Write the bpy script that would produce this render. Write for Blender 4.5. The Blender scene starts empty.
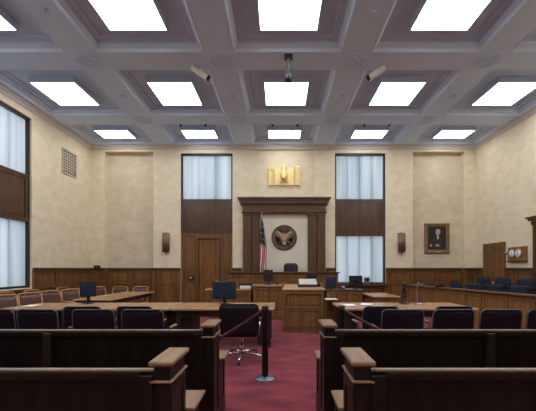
import bpy, bmesh, math, random
from mathutils import Matrix, Vector
PI = math.pi
rnd = random.Random(7)
S = bpy.context.scene
COL = S.collection

# ------------------------------------------------------------------ materials
def new_mat(name):
    m = bpy.data.materials.new(name); m.use_nodes = True
    nt = m.node_tree; b = nt.nodes['Principled BSDF']
    return m, nt, b

def noise_mat(name, c1, c2, scale=(3, 3, 3), rough=.5, detail=4, lo=.3, hi=.7, bump=0, metal=0, spec=.5, bscale=None, sheen=0):
    m, nt, b = new_mat(name)
    tc = nt.nodes.new('ShaderNodeTexCoord'); mp = nt.nodes.new('ShaderNodeMapping')
    mp.inputs['Scale'].default_value = scale
    nz = nt.nodes.new('ShaderNodeTexNoise'); nz.inputs['Scale'].default_value = 1; nz.inputs['Detail'].default_value = detail
    cr = nt.nodes.new('ShaderNodeValToRGB')
    cr.color_ramp.elements[0].position = lo; cr.color_ramp.elements[1].position = hi
    cr.color_ramp.elements[0].color = (*c1, 1); cr.color_ramp.elements[1].color = (*c2, 1)
    nt.links.new(tc.outputs['Object'], mp.inputs[0]); nt.links.new(mp.outputs[0], nz.inputs[0])
    nt.links.new(nz.outputs[0], cr.inputs[0]); nt.links.new(cr.outputs[0], b.inputs['Base Color'])
    b.inputs['Roughness'].default_value = rough; b.inputs['Metallic'].default_value = metal
    b.inputs['Specular IOR Level'].default_value = spec
    if sheen: b.inputs['Sheen Weight'].default_value = sheen
    if bump:
        n2 = nz
        if bscale:
            n2 = nt.nodes.new('ShaderNodeTexNoise'); n2.inputs['Scale'].default_value = bscale
            nt.links.new(tc.outputs['Object'], n2.inputs[0])
        bp = nt.nodes.new('ShaderNodeBump'); bp.inputs['Strength'].default_value = bump; bp.inputs['Distance'].default_value = .01
        nt.links.new(n2.outputs[0], bp.inputs['Height']); nt.links.new(bp.outputs[0], b.inputs['Normal'])
    return m

def wood(name, c1, c2, rough=.35, axis='z', spec=.32):
    sc = {'z': (14, 14, 1.2), 'x': (1.2, 14, 14), 'y': (14, 1.2, 14)}[axis]
    return noise_mat(name, c1, c2, sc, rough, 6, .3, .72, .06, 0, spec)

def plain(name, c, rough=.5, metal=0, spec=.5):
    c2 = tuple(min(1, x * 1.12 + .002) for x in c)
    return noise_mat(name, c, c2, (9, 9, 9), rough, 2, metal=metal, spec=spec)

def emit(name, c, s):
    m, nt, b = new_mat(name)
    b.inputs['Base Color'].default_value = (*c, 1)
    b.inputs['Emission Color'].default_value = (*c, 1); b.inputs['Emission Strength'].default_value = s
    return m

M = {}
M['plaster'] = noise_mat('plaster', (.665, .565, .40), (.785, .685, .51), (3.5, 3.5, 5), .85, 10, .25, .75, .25, bscale=28)
M['niche_back'] = noise_mat('darker_niche_wall', (.55, .46, .325), (.70, .60, .44), (2.5, 2.5, 4), .9, 10, .25, .75, .25, bscale=28)  # same hue as the plaster, somewhat darker
M['plaster_light'] = noise_mat('pale_stone', (.66, .60, .50), (.72, .67, .57), (2, 2, 2), .8, 6, .3, .7, .1)
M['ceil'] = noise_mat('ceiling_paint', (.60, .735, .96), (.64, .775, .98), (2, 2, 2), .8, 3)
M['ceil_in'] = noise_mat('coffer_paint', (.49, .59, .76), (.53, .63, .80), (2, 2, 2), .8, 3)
M['cornice'] = noise_mat('cornice_paint', (.56, .53, .52), (.61, .58, .57), (2, 2, 2), .8, 3)
M['carpet'] = noise_mat('carpet', (.10, .009, .018), (.235, .030, .048), (2.0, 4.5, 4), .95, 10, .32, .68, .3, spec=.1, bscale=160, sheen=.15)
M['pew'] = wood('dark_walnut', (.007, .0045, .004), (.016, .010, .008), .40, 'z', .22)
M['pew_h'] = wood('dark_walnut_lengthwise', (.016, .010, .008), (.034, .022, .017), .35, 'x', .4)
M['pew_rail'] = wood('rail_with_highlight', (.16, .12, .10), (.27, .21, .175), .25, 'x', .6)  # paler than the pew: the highlight along the top edge is in the colour
M['pew_cap'] = wood('worn_walnut_cap', (.17, .10, .06), (.34, .215, .13), .30, 'y')
M['panel'] = wood('brown_panelling', (.105, .046, .015), (.22, .108, .038), .38, 'z')
M['panel_h'] = wood('brown_moulding', (.060, .028, .013), (.110, .054, .026), .36, 'x')
M['band'] = wood('dark_spandrel_wood', (.050, .021, .010), (.10, .045, .021), .22, 'z', .5)
M['door'] = wood('reddish_door_wood', (.14, .055, .016), (.23, .100, .032), .38, 'z')
M['surround'] = wood('surround_wood', (.065, .029, .014), (.13, .062, .031), .38, 'z')
M['bench'] = wood('bench_oak', (.12, .054, .018), (.24, .122, .045), .38, 'z')
M['oak_top'] = wood('oak_table_top', (.33, .185, .095), (.50, .31, .17), .24, 'x')
M['oak_top_y'] = wood('oak_long_top', (.33, .185, .095), (.50, .31, .17), .24, 'y')
M['jury'] = wood('jury_wood', (.17, .078, .025), (.29, .145, .05), .4, 'z')
M['jury_rail'] = wood('jury_rail_wood', (.10, .055, .03), (.17, .095, .055), .32, 'y')
M['chair_wood'] = wood('chair_maple', (.28, .14, .055), (.42, .23, .10), .35, 'z')
M['black'] = plain('black_paint', (.010, .010, .012), .45)
M['black_gloss'] = plain('black_plastic', (.012, .012, .015), .25)
M['apron'] = plain('dark_apron', (.014, .011, .012), .5)
M['leather'] = noise_mat('black_leather', (.008, .005, .008), (.015, .010, .014), (30, 30, 30), .42, 5, bump=.15, spec=.25)
M['fabric'] = noise_mat('dark_plum_fabric', (.008, .005, .010), (.015, .009, .017), (60, 60, 60), .8, 5, bump=.2, spec=.12)
M['maroon'] = noise_mat('maroon_leather', (.065, .026, .020), (.11, .048, .036), (20, 20, 20), .4, 5, bump=.1)
M['slate'] = noise_mat('slate_blue_fabric', (.010, .013, .024), (.021, .026, .042), (40, 40, 40), .8, 5, spec=.2)
M['rim'] = plain('grey_rim_highlight', (.13, .12, .13), .35)  # grey puts the highlight along the chair back edges into the colour
M['chrome'] = plain('chrome', (.62, .62, .64), .18, 1)
M['steel'] = plain('brushed_steel', (.45, .46, .48), .32, 1)
M['screen'] = plain('dark_screen', (.012, .022, .050), .18)
M['grey'] = plain('grey_plastic', (.12, .13, .15), .4)
M['white'] = plain('white_plastic', (.72, .70, .66), .4)
M['lid'] = plain('grey_white_lid', (.42, .40, .38), .5)
M['paper'] = plain('white_paper', (.78, .76, .72), .8)
M['gold'] = noise_mat('gilded_relief', (.86, .64, .22), (.96, .80, .38), (14, 14, 14), .45, 3, metal=.15)
M['gold_dark'] = plain('dark_gilding', (.45, .30, .09), .5, .2)  # darker gold tone, also for small brass parts
M['bronze'] = plain('dark_bronze', (.060, .042, .028), .4, .3)
M['bronze_hi'] = plain('polished_bronze', (.42, .30, .20), .4, .3)
M['bronze_mid'] = plain('medium_bronze', (.24, .165, .11), .4, .3)
M['base_metal'] = plain('dull_base_metal', (.17, .19, .23), .38, .8)
M['belt'] = plain('maroon_belt', (.062, .009, .018), .8)
M['grille'] = plain('grille_metal', (.46, .40, .30), .55)
M['grille_dark'] = plain('grille_duct', (.03, .025, .02), .8)
M['frame_gold'] = wood('picture_frame_wood', (.16, .085, .035), (.28, .16, .07), .4, 'z')
M['canvas'] = plain('dark_canvas', (.008, .009, .014), .35)
M['suit'] = plain('painted_suit', (.018, .017, .022), .5)
M['skin'] = plain('painted_skin', (.45, .32, .25), .5)
M['hair'] = plain('painted_white_hair', (.50, .46, .42), .6)
M['red'] = plain('flag_red', (.36, .018, .028), .75)
M['cream'] = plain('flag_white', (.72, .68, .64), .75)
M['navy'] = plain('flag_blue', (.010, .014, .040), .75)
M['sconce'] = plain('sconce_bronze', (.15, .075, .038), .4, .3)
M['clockface'] = plain('clock_face', (.80, .78, .74), .5)
M['lamp'] = emit('lamp_diffuser', (.95, .97, 1.0), 10.5)

def curtain_mat():
    m = bpy.data.materials.new('sheer_curtain'); m.use_nodes = True
    nt = m.node_tree; nt.nodes.clear()
    o = nt.nodes.new('ShaderNodeOutputMaterial'); d = nt.nodes.new('ShaderNodeBsdfDiffuse'); t = nt.nodes.new('ShaderNodeBsdfTranslucent')
    x = nt.nodes.new('ShaderNodeMixShader'); x.inputs[0].default_value = .6
    tc = nt.nodes.new('ShaderNodeTexCoord'); mp = nt.nodes.new('ShaderNodeMapping'); mp.inputs['Scale'].default_value = (3, 3, .15)
    nz = nt.nodes.new('ShaderNodeTexNoise'); nz.inputs['Scale'].default_value = 1
    cr = nt.nodes.new('ShaderNodeValToRGB'); cr.color_ramp.elements[0].position = .3; cr.color_ramp.elements[1].position = .7
    cr.color_ramp.elements[0].color = (.52, .57, .62, 1); cr.color_ramp.elements[1].color = (.86, .89, .92, 1)
    nt.links.new(tc.outputs['Object'], mp.inputs[0]); nt.links.new(mp.outputs[0], nz.inputs[0]); nt.links.new(nz.outputs[0], cr.inputs[0])
    nt.links.new(cr.outputs[0], d.inputs[0]); nt.links.new(cr.outputs[0], t.inputs[0])
    nt.links.new(d.outputs[0], x.inputs[1]); nt.links.new(t.outputs[0], x.inputs[2]); nt.links.new(x.outputs[0], o.inputs[0])
    return m
M['curtain'] = curtain_mat()

# ------------------------------------------------------------------ mesh helpers
class MB:
    def __init__(s, mx=None): s.bm = bmesh.new(); s.mx = mx
    def _add(s, vs, fs, smooth=False):
        bv = [s.bm.verts.new(v) for v in vs]
        for f in fs:
            try:
                fc = s.bm.faces.new([bv[i] for i in f]); fc.smooth = smooth
            except ValueError: pass
        return bv
    def box(s, x0, x1, y0, y1, z0, z1):
        vs = [(x, y, z) for x in (x0, x1) for y in (y0, y1) for z in (z0, z1)]
        s._add(vs, [(0, 1, 3, 2), (4, 6, 7, 5), (0, 4, 5, 1), (2, 3, 7, 6), (0, 2, 6, 4), (1, 5, 7, 3)]); return s
    def prism(s, pts, a0, a1, plane='xz', smooth=False):
        # closed outline in a plane, extruded along the third axis from a0 to a1
        def P(u, v, a): return {'xz': (u, a, v), 'xy': (u, v, a), 'yz': (a, u, v)}[plane]
        n = len(pts); vs = [P(u, v, a0) for u, v in pts] + [P(u, v, a1) for u, v in pts]
        bv = s._add(vs, [(i, (i + 1) % n, n + (i + 1) % n, n + i) for i in range(n)], smooth)
        for k in (0, n):
            try: s.bm.faces.new(bv[k:k + n])
            except ValueError: pass
        return s
    def lathe(s, prof, c=(0, 0, 0), n=20, axis='z', smooth=True):
        def P(r, h, t):
            a, b = r * math.cos(t), r * math.sin(t)
            v = {'z': (a, b, h), 'y': (a, h, b), 'x': (h, a, b)}[axis]
            return (v[0] + c[0], v[1] + c[1], v[2] + c[2])
        vs = [P(r, h, 2 * PI * k / n) for r, h in prof for k in range(n)]
        fs = [(i * n + k, i * n + (k + 1) % n, (i + 1) * n + (k + 1) % n, (i + 1) * n + k) for i in range(len(prof) - 1) for k in range(n)]
        bv = s._add(vs, fs, smooth)
        for i in (0, len(prof) - 1):
            if prof[i][0] > 1e-6:
                try: s.bm.faces.new(bv[i * n:(i + 1) * n])
                except ValueError: pass
        return s
    def tube(s, pts, r, n=8, closed=False):
        pts = [Vector(p) for p in pts]; m = len(pts); rings = []
        up = Vector((0, 0, 1)); prevn = None
        for i, p in enumerate(pts):
            a = pts[(i - 1) % m] if (closed or i > 0) else p; b = pts[(i + 1) % m] if (closed or i < m - 1) else p
            t = (b - a).normalized()
            if prevn is None:
                nn = t.cross(up)
                if nn.length < 1e-3: nn = t.cross(Vector((1, 0, 0)))
            else: nn = prevn - t * prevn.dot(t)
            nn.normalize(); prevn = nn; bb = t.cross(nn)
            rr = r[i] if isinstance(r, (list, tuple)) else r
            rings.append([p + (nn * math.cos(2 * PI * k / n) + bb * math.sin(2 * PI * k / n)) * rr for k in range(n)])
        vs = [v for g in rings for v in g]
        cnt = m if closed else m - 1
        fs = [(i * n + k, i * n + (k + 1) % n, ((i + 1) % m) * n + (k + 1) % n, ((i + 1) % m) * n + k) for i in range(cnt) for k in range(n)]
        bv = s._add(vs, fs, True)
        if not closed:
            for i in (0, m - 1):
                try: s.bm.faces.new(bv[i * n:(i + 1) * n])
                except ValueError: pass
        return s
    def ring(s, x0, x1, y0, y1, prof):
        # rectangular ring of quads; prof = [(inset, z)...]
        loops = [[(x0 + i, y0 + i, z), (x1 - i, y0 + i, z), (x1 - i, y1 - i, z), (x0 + i, y1 - i, z)] for i, z in prof]
        vs = [v for l in loops for v in l]
        s._add(vs, [(k * 4 + j, k * 4 + (j + 1) % 4, k * 4 + 4 + (j + 1) % 4, k * 4 + 4 + j) for k in range(len(prof) - 1) for j in range(4)]); return s
    def shell(s, w, z0, z1, t, r, yf, nx=14):
        # rounded padded slab in the xz plane; yf(x,z) gives the centre line's y
        xs = [-w / 2 + w * (1 - math.cos(PI * i / nx)) / 2 for i in range(nx + 1)]
        nz = 8; F = []; B = []
        for x in xs:
            dx = max(0, abs(x) - (w / 2 - r)); cut = r - math.sqrt(max(0, r * r - dx * dx))
            a, b = z0 + cut, z1 - cut
            for j in range(nz + 1):
                z = a + (b - a) * j / nz
                e = min(1, (w / 2 - abs(x)) / .05, (z - z0) / .05 if z0 < z else 0, (z1 - z) / .05); th = t / 2 * (.45 + .55 * math.sqrt(max(0, e)))
                y = yf(x, z); F.append((x, y - th, z)); B.append((x, y + th, z))
        N = (nx + 1) * (nz + 1); fs = []
        for i in range(nx):
            for j in range(nz):
                a = i * (nz + 1) + j; b = a + 1; c = a + nz + 2; d = a + nz + 1
                fs += [(a, b, c, d), (N + d, N + c, N + b, N + a)]
        for i in range(nx):
            a = i * (nz + 1); d = a + nz + 1; fs.append((a, d, N + d, N + a))
            a = i * (nz + 1) + nz; d = a + nz + 1; fs.append((d, a, N + a, N + d))
        for j in range(nz):
            a = j; fs.append((a + 1, a, N + a, N + a + 1))
            a = nx * (nz + 1) + j; fs.append((a, a + 1, N + a + 1, N + a))
        s._add(F + B, fs, True); return s
    def build(s, name, mat, parent=None, bev=0, mats=None, weld=False):
        if s.mx: bmesh.ops.transform(s.bm, matrix=s.mx, verts=s.bm.verts)
        if weld: bmesh.ops.remove_doubles(s.bm, verts=s.bm.verts, dist=1e-4)
        bmesh.ops.recalc_face_normals(s.bm, faces=s.bm.faces)
        me = bpy.data.meshes.new(name); s.bm.to_mesh(me); s.bm.free()
        o = bpy.data.objects.new(name, me); COL.objects.link(o)
        for m in (mats or [mat]): me.materials.append(m)
        if parent: o.parent = parent
        if bev:
            b = o.modifiers.new('bevel', 'BEVEL'); b.width = bev; b.segments = 2; b.limit_method = 'ANGLE'; b.angle_limit = math.radians(40)
        return o

def tag(o, label=None, cat=None, group=None, kind=None):
    if label: o['label'] = label
    if cat: o['category'] = cat
    if group: o['group'] = group
    if kind: o['kind'] = kind
    return o
def thing(name, label, cat, loc=(0, 0, 0), rz=0, group=None):
    o = bpy.data.objects.new(name, None); COL.objects.link(o); o.empty_display_size = .1
    o.location = loc; o.rotation_euler = (0, 0, rz); return tag(o, label, cat, group)
def structure(name):
    o = bpy.data.objects.new(name, None); COL.objects.link(o); return tag(o, kind='structure')
def S_(o): return tag(o, kind='structure')
def kids(o): return [c for c in COL.objects if c.parent == o]
def copy_tree(o, parent=None):
    c = o.copy(); COL.objects.link(c)
    if parent: c.parent = parent
    for ch in kids(o): copy_tree(ch, c)
    return c
def clone(o, label, loc, rz=None, group=None):
    c = copy_tree(o); c['label'] = label; c.location = loc
    if rz is not None: c.rotation_euler = (0, 0, rz)
    if group: c['group'] = group
    return c
def grp(*os, name):
    for o in os: o['group'] = name

def wainscot(b, u0, u1, z0, z1, y, n, t=.03, face=-1, st=.09, rails=(None,)):
    # frame-and-panel boarding in the xz plane facing -y (local), n panels
    b.box(u0, u1, y, y + .02, z0, z1)
    ya, yb = y - t, y
    w = (u1 - u0 - st) / n
    for k in range(n + 1): b.box(u0 + k * w, u0 + k * w + st, ya, yb, z0, z1)
    zs = [z0, z1 - st] + [z for z in rails if z]
    for z in zs:
        for k in range(n): b.box(u0 + k * w + st, u0 + (k + 1) * w, ya, yb, z, z + st)
    allz = sorted(zs)
    for k in range(n):
        for i in range(len(allz) - 1):
            a, c = allz[i] + st + .035, allz[i + 1] - .035
            if c - a > .05: b.box(u0 + k * w + st + .035, u0 + (k + 1) * w - .035, y - t * .6, yb, a, c)
    return b

# ------------------------------------------------------------------ room dimensions
XL, XR, YB, YR, ZC = -6.9, 7.2, 12.07, -1.7, 6.0
CX = .185                              # centre line of the room

# floor
S_(MB().box(XL - .3, XR + .3, YR - .3, YB + .5, -.1, 0).build('floor', M['carpet']))

# ceiling: coffer grid
ceil = structure('ceiling')
cw, cp = 2.19, 2.87
colx = [(CX + k * cp - cw / 2, CX + k * cp + cw / 2) for k in range(-2, 3)]
rows = [(-1.04, 1.15), (1.80, 3.99), (4.64, 6.83), (7.48, 9.67), (10.36, 11.86)]
b = MB()
xs = [XL - .05] + [v for c in colx for v in c] + [XR + .05]
for i in range(0, len(xs), 2): b.box(xs[i], xs[i + 1], YR, YB + .1, ZC, ZC + .35)
ys = [YR] + [v for r in rows for v in r] + [YB + .1]
for i in range(0, len(ys), 2):
    for c in colx: b.box(c[0], c[1], ys[i], ys[i + 1], ZC, ZC + .35)
b.build('beam_grid', M['ceil'], ceil)
MB().box(XL - .3, XR + .3, YR - .3, YB + .5, ZC + .35, ZC + .45).build('slab', M['ceil'], ceil)
b = MB(); b2 = MB()
for c in colx:
    for r in rows:
        b.ring(c[0], c[1], r[0], r[1], [(-.01, ZC - .012), (-.045, ZC - .012), (-.045, ZC + .003)])
        b.ring(c[0], c[1], r[0], r[1], [(-.01, ZC - .012), (.03, ZC + .03), (.03, ZC + .06), (.075, ZC + .10), (.075, ZC + .15)])
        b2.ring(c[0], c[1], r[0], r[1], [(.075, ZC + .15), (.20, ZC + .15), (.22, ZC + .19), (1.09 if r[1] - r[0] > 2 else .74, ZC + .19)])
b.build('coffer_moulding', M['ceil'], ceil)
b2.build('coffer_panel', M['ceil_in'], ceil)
beamx = [CX + (k + .5) * cp for k in range(-2, 2)]
beamy = [1.475, 4.315, 7.155, 10.015]
for x in beamx:
    for y in beamy:
        b = MB(); z = ZC
        for r0 in (.27, .225, .12):
            b.lathe([(r0, z + .004), (r0 + .004, z - .012), (r0 - .012, z - .018), (r0 - .026, z - .012), (r0 - .03, z + .004)], (x, y, 0), 28)
        b.lathe([(.06, z), (.045, z - .02), (.0, z - .026)], (x, y, 0), 16)
        for q in range(8):
            t = q * PI / 4
            b.lathe([(.03, z), (.02, z - .014), (0, z - .018)], (x + .165 * math.cos(t), y + .165 * math.sin(t), 0), 8)
        b.build('medallion', M['ceil'], ceil)

# cornice round the walls
def cornice(name, pts_fn):
    b = MB(); prof = [(0, 5.85), (.02, 5.85), (.03, 5.875), (.05, 5.885), (.06, 5.93), (.10, 5.95), (.11, 5.975), (.15, 5.985), (.15, 6.01), (0, 6.01)]
    pts_fn(b, prof); return S_(b.build(name, M['cornice']))
cornice('trim_1', lambda b, p: b.prism([(YB - i, z) for i, z in p], XL, XR, 'yz'))
cornice('trim_2', lambda b, p: b.prism([(XL + i, z) for i, z in p], YR, YB, 'xz'))
cornice('trim_3', lambda b, p: b.prism([(XR - i, z) for i, z in p], YR, YB, 'xz'))

# ceiling lights
rown = ['two bays behind the camera', 'over the rear pews', 'first row in view', 'middle row', 'row beside the back wall']
coln = ['along the window wall', 'second column from the window wall', 'centre column over the aisle', 'fourth column from the window wall', 'along the jury box wall']
gshort = ['square', 'square', 'large square', 'square', 'short rectangular']
for ri, r in enumerate(rows):
    proto = None
    for ci, c in enumerate(colx):
        cxx, cyy = (c[0] + c[1]) / 2, (r[0] + r[1]) / 2 + (0, 0, .01, .065, .105)[ri]
        lab = f"{gshort[ri]} white ceiling light, {rown[ri]}, {coln[ci]}"
        if proto is None:
            t = thing('ceiling_light', lab, 'ceiling light', (cxx, cyy, ZC + .05)); proto = t
            hw = .535; hd = .56 if ri < 4 else .335
            b = MB(); b.box(-hw - .03, hw + .03, -hd - .03, -hd, 0, .14); b.box(-hw - .03, hw + .03, hd, hd + .03, 0, .14)
            b.box(-hw - .03, -hw, -hd, hd, 0, .14); b.box(hw, hw + .03, -hd, hd, 0, .14)
            b.box(-hw - .03, hw + .03, -hd - .03, hd + .03, .13, .145)
            b.build('housing', M['ceil_in'], t)
            MB().box(-hw, hw, -hd, hd, .004, .03).build('diffuser', M['lamp'], t)
        else:
            clone(proto, lab, (cxx, cyy, ZC + .05))

# ------------------------------------------------------------------ walls
# back wall: full-height piers, niches and openings (piers flush at YB, niches 0.14 deeper)
dX0, dX1, wX0, wX1, oZ = -3.60, -1.70, 2.05, 3.90, 5.72
n1, n2, n3, n4 = (-6.38, -4.60), (4.90, 6.78), None, None
b = MB()
b.box(XL - .3, n1[0], YB, YB + .45, 0, 6.1); b.box(n1[1], dX0, YB, YB + .45, 0, 6.1)
b.box(dX1, -.92, YB, YB + .45, 0, 6.1); b.box(1.29, wX0, YB, YB + .45, 0, 6.1)
b.box(-.92, 1.29, YB + .07, YB + .45, 0, 5.86); b.box(-.92, 1.29, YB, YB + .45, 5.86, 6.1)
b.box(wX1, n2[0], YB, YB + .45, 0, 6.1); b.box(n2[1], XR + .3, YB, YB + .45, 0, 6.1)
for n in (n1, n2):
    b.box(n[0], n[1], YB + .26, YB + .45, 0, 5.78); b.box(n[0], n[1], YB, YB + .45, 5.78, 6.1)
b.box(dX0, dX1, YB, YB + .45, oZ, 6.1); b.box(wX0, wX1, YB, YB + .45, oZ, 6.1); b.box(wX0, wX1, YB, YB + .45, 0, .94)
wb = S_(b.build('wall_back', M['plaster']))
for n in (n1, n2): MB().box(n[0], n[1], YB + .245, YB + .265, 1.5, 5.78).build('niche_panel', M['niche_back'], wb)  # thin inset sheet in the darker tone
# left wall with three tall windows
lw = [(6.30, 9.22), (1.9, 4.82), (-1.2, .6)]
b = MB(); edges = [YB + .45] + [v for w in lw for v in (w[1], w[0])] + [YR - .3]
for i in range(0, len(edges), 2): b.box(XL - .45, XL, edges[i + 1], edges[i], 0, 6.1)
for w in lw: b.box(XL - .45, XL, w[0], w[1], 0, .97); b.box(XL - .45, XL, w[0], w[1], 5.68, 6.1)
S_(b.build('wall_left', M['plaster']))
S_(MB().box(XR, XR + .3, YR - .3, YB + .5, 0, 6.1).build('wall_right', M['plaster']))
S_(MB().box(XL - .3, XR + .3, YR - .3, YR, 0, 6.1).build('wall_rear', M['plaster']))

# wainscot
def cap_x(b, x0, x1, y, z=1.51):
    b.box(x0, x1, y - .055, y, z - .05, z + .012); b.box(x0, x1, y - .04, y, z - .09, z - .05)
t = structure('trim_4')     # back wall boarding
tb = t
for (x0, x1, yy, n) in [(XL, n1[0], YB, 1), (n1[0], n1[1], YB + .24, 2), (n1[1], dX0, YB, 1), (dX1, -1.35, YB, 1), (1.72, wX0, YB, 1), (wX1, n2[0], YB, 1), (n2[0], n2[1], YB + .24, 2), (n2[1], XR, YB, 1)]:
    b = wainscot(MB(), x0, x1,   .14, 1.475, yy - .02, n, rails=(.92,)); b.box(x0, x1, yy - .07, yy, 0, .14)
    b.build('boarding', M['panel'], t)
    b = MB(); cap_x(b, x0, x1, yy - .02); b.build('chair_rail', M['panel_h'], t)
b = wainscot(MB(), wX0, wX1, .14, .86, YB - .02, 2); b.box(wX0, wX1, YB - .07, YB, 0, .14); b.build('boarding', M['panel'], t)
MB().box(wX0 - .05, wX1 + .05, YB - .20, YB + .02, .88, .94).build('window_ledge', M['panel_h'], t)

def side_wainscot(name, X, segs, flip):
    t = structure(name)
    for (y0, y1, z1, n) in segs:
        # local frame: u along the wall, facing the room
        if flip: mx = Matrix.Translation((X, 0, 0)) @ Matrix.Rotation(-PI / 2, 4, 'Z'); u0, u1 = -y1, -y0
        else: mx = Matrix.Translation((X, 0, 0)) @ Matrix.Rotation(PI / 2, 4, 'Z'); u0, u1 = y0, y1
        b = wainscot(MB(mx), u0, u1, .14, z1 - .05, -.02, n, rails=((.92,) if z1 > 1.2 else (None,))); b.box(u0, u1, -.07, 0, 0, .14)
        b.build('boarding', M['panel'], t)
        b = MB(mx); cap_x(b, u0, u1, -.02, z1); b.build('chair_rail', M['panel_h'], t)
segL = []; e2 = [YB - .02] + [v for w in lw for v in (w[1], w[0])] + [YR]
for i in range(0, len(e2), 2): segL.append((e2[i + 1], e2[i], 1.51, max(1, round((e2[i] - e2[i + 1]) / .95))))
for w in lw: segL.append((w[0], w[1], .93, 3))
for n in (n1, n2):
    b = MB()
    for x0, x1 in ((n[0], n[0] + .02), (n[1] - .02, n[1])): b.box(x0, x1, YB - .02, YB + .24, .0, 1.52)
    b.build('reveal_board', M['panel'], tb)
side_wainscot('trim_5', XL, segL, False)
side_wainscot('trim_6', XR, [(11.56, YB - .02, 1.51, 1), (9.30, 10.45, 1.51, 1), (YR, 7.6, 1.51, 9)], True)

# raised stone panel inside the surround, above the bench
S_(MB().box(-.70, 1.07, YB - .05, YB + .07, .5, 3.52).build('wall_panel', M['plaster_light']))

# ------------------------------------------------------------------ windows
def window(name, u0, u1, z0, z1, band, mx, panes, door=False, label='', off=0):
    root = structure(name)
    b = MB(mx); f = .055
    b.box(u0, u1, .06, .16, z1 - f, z1 + .02); b.box(u0, u0 + f, .06, .16, z0, z1); b.box(u1 - f, u1, .06, .16, z0, z1); b.box(u0, u1, .06, .16, z0, z0 + f)
    b.build('window_frame', M['black'], root)
    b = MB(mx); w = (u1 - u0) / panes
    for k in range(1, panes): b.box(u0 + k * w - .025, u0 + k * w + .025, .20, .24, z0, z1)
    b.box(u0, u1, .20, .24, band[0] - .02, band[1] + .02)
    b.build('mullions', M['black'], root)
    b = MB(mx); wainscot(b, u0 + .05, u1 - .05, band[0], band[1], .10, 2, rails=(None,), st=.10); b.box(u0 + .05, u1 - .05, .055, .10, band[1] - .03, band[1] + .03); b.box(u0 + .05, u1 - .05, .055, .10, band[0] - .03, band[0] + .03)
    b.build('spandrel_panel', M['band'], root)
    return root
def curtain(name, u0, u1, z0, z1, mx, label, bands, off=.15):
    b = MB(mx); W = (u1 - u0) / bands
    for q in range(bands):
        a0 = u0 + q * W - (.035 if q else 0); a1 = u0 + (q + 1) * W + (.035 if q < bands - 1 else 0)
        n = int((a1 - a0) / .02); vs = []
        for i in range(n + 1):
            x = a0 + (a1 - a0) * i / n
            y = off + .012 * (q % 2) + .003 * math.sin(x * 33 + math.sin(x * 5) * 2) + .002 * math.sin(x * 91)
            vs += [(x, y, z0), (x, y, z1)]
        b._add(vs, [(2 * i, 2 * i + 2, 2 * i + 3, 2 * i + 1) for i in range(n)], True)
    return tag(b.build(name, M['curtain']), label, 'curtain')
mB = Matrix.Translation((0, YB, 0))
window('window_1', wX0, wX1, .94, oZ, (2.72, 4.02), mB, 4)
curtain('curtain', wX0 + .05, wX1 - .05, 4.05, oZ - .05, mB, 'white sheer curtain over the upper pane right of the golden relief', 4)
curtain('curtain', wX0 + .05, wX1 - .05, .95, 2.69, mB, 'white sheer curtain over the lower pane behind the bench monitors', 4)
window('window_2', dX0, dX1, 2.80, oZ, (2.83, 4.02), mB, 3)
curtain('curtain', dX0 + .05, dX1 - .05, 4.05, oZ - .05, mB, 'pale blue sheer curtain above the wood-panelled doorway', 3)
for i, w in enumerate(lw):
    mL = Matrix.Translation((XL, 0, 0)) @ Matrix.Rotation(PI / 2, 4, 'Z')
    window(f'window_{i + 3}', w[0], w[1], .97, 5.68, (2.81, 4.06), mL, 5)
    wh = ['nearest the back corner', 'beside the first pews', 'behind the camera'][i]
    curtain('curtain', w[0] + .05, w[1] - .05, 4.09, 5.63, mL, f'sheer curtain over the upper half of the side wall window {wh}', 5)
    curtain('curtain', w[0] + .05, w[1] - .05, .98, 2.78, mL, f'sheer curtain over the lower half of the side wall window {wh}', 5)

# door under window_2 on the back wall
d = structure('door_1')
b = MB(mB); b.box(dX0, dX1, .14, .30, 0, 2.84); b.build('door_backing', M['band'], d)
b = MB(mB); wainscot(b, dX0, -2.96, .0, 2.80, .10, 1, rails=(1.0, 1.42)); wainscot(b, -2.17, dX1, .0, 2.80, .10, 1, rails=(1.0, 1.42)); b.box(-2.96, -2.17, .08, .12, 2.58, 2.80)
b.build('side_panel', M['panel'], d)
b = MB(mB); wainscot(b, -2.94, -2.19, 0, 2.57, .12, 1, rails=(1.02,), st=.13); b.build('door_leaf', M['door'], d)
b = MB(mB); b.box(-2.98, -2.94, .04, .12, 0, 2.62); b.box(-2.19, -2.15, .04, .12, 0, 2.62); b.box(-2.98, -2.15, .04, .12, 2.58, 2.63); b.build('door_frame', M['panel_h'], d)
b = MB(mB); b.lathe([(0, 0), (.03, -.02), (.03, -.05), (0, -.06)], (-2.29, .08, 1.05), 12, 'y'); b.build('door_handle', M['steel'], d)

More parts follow.
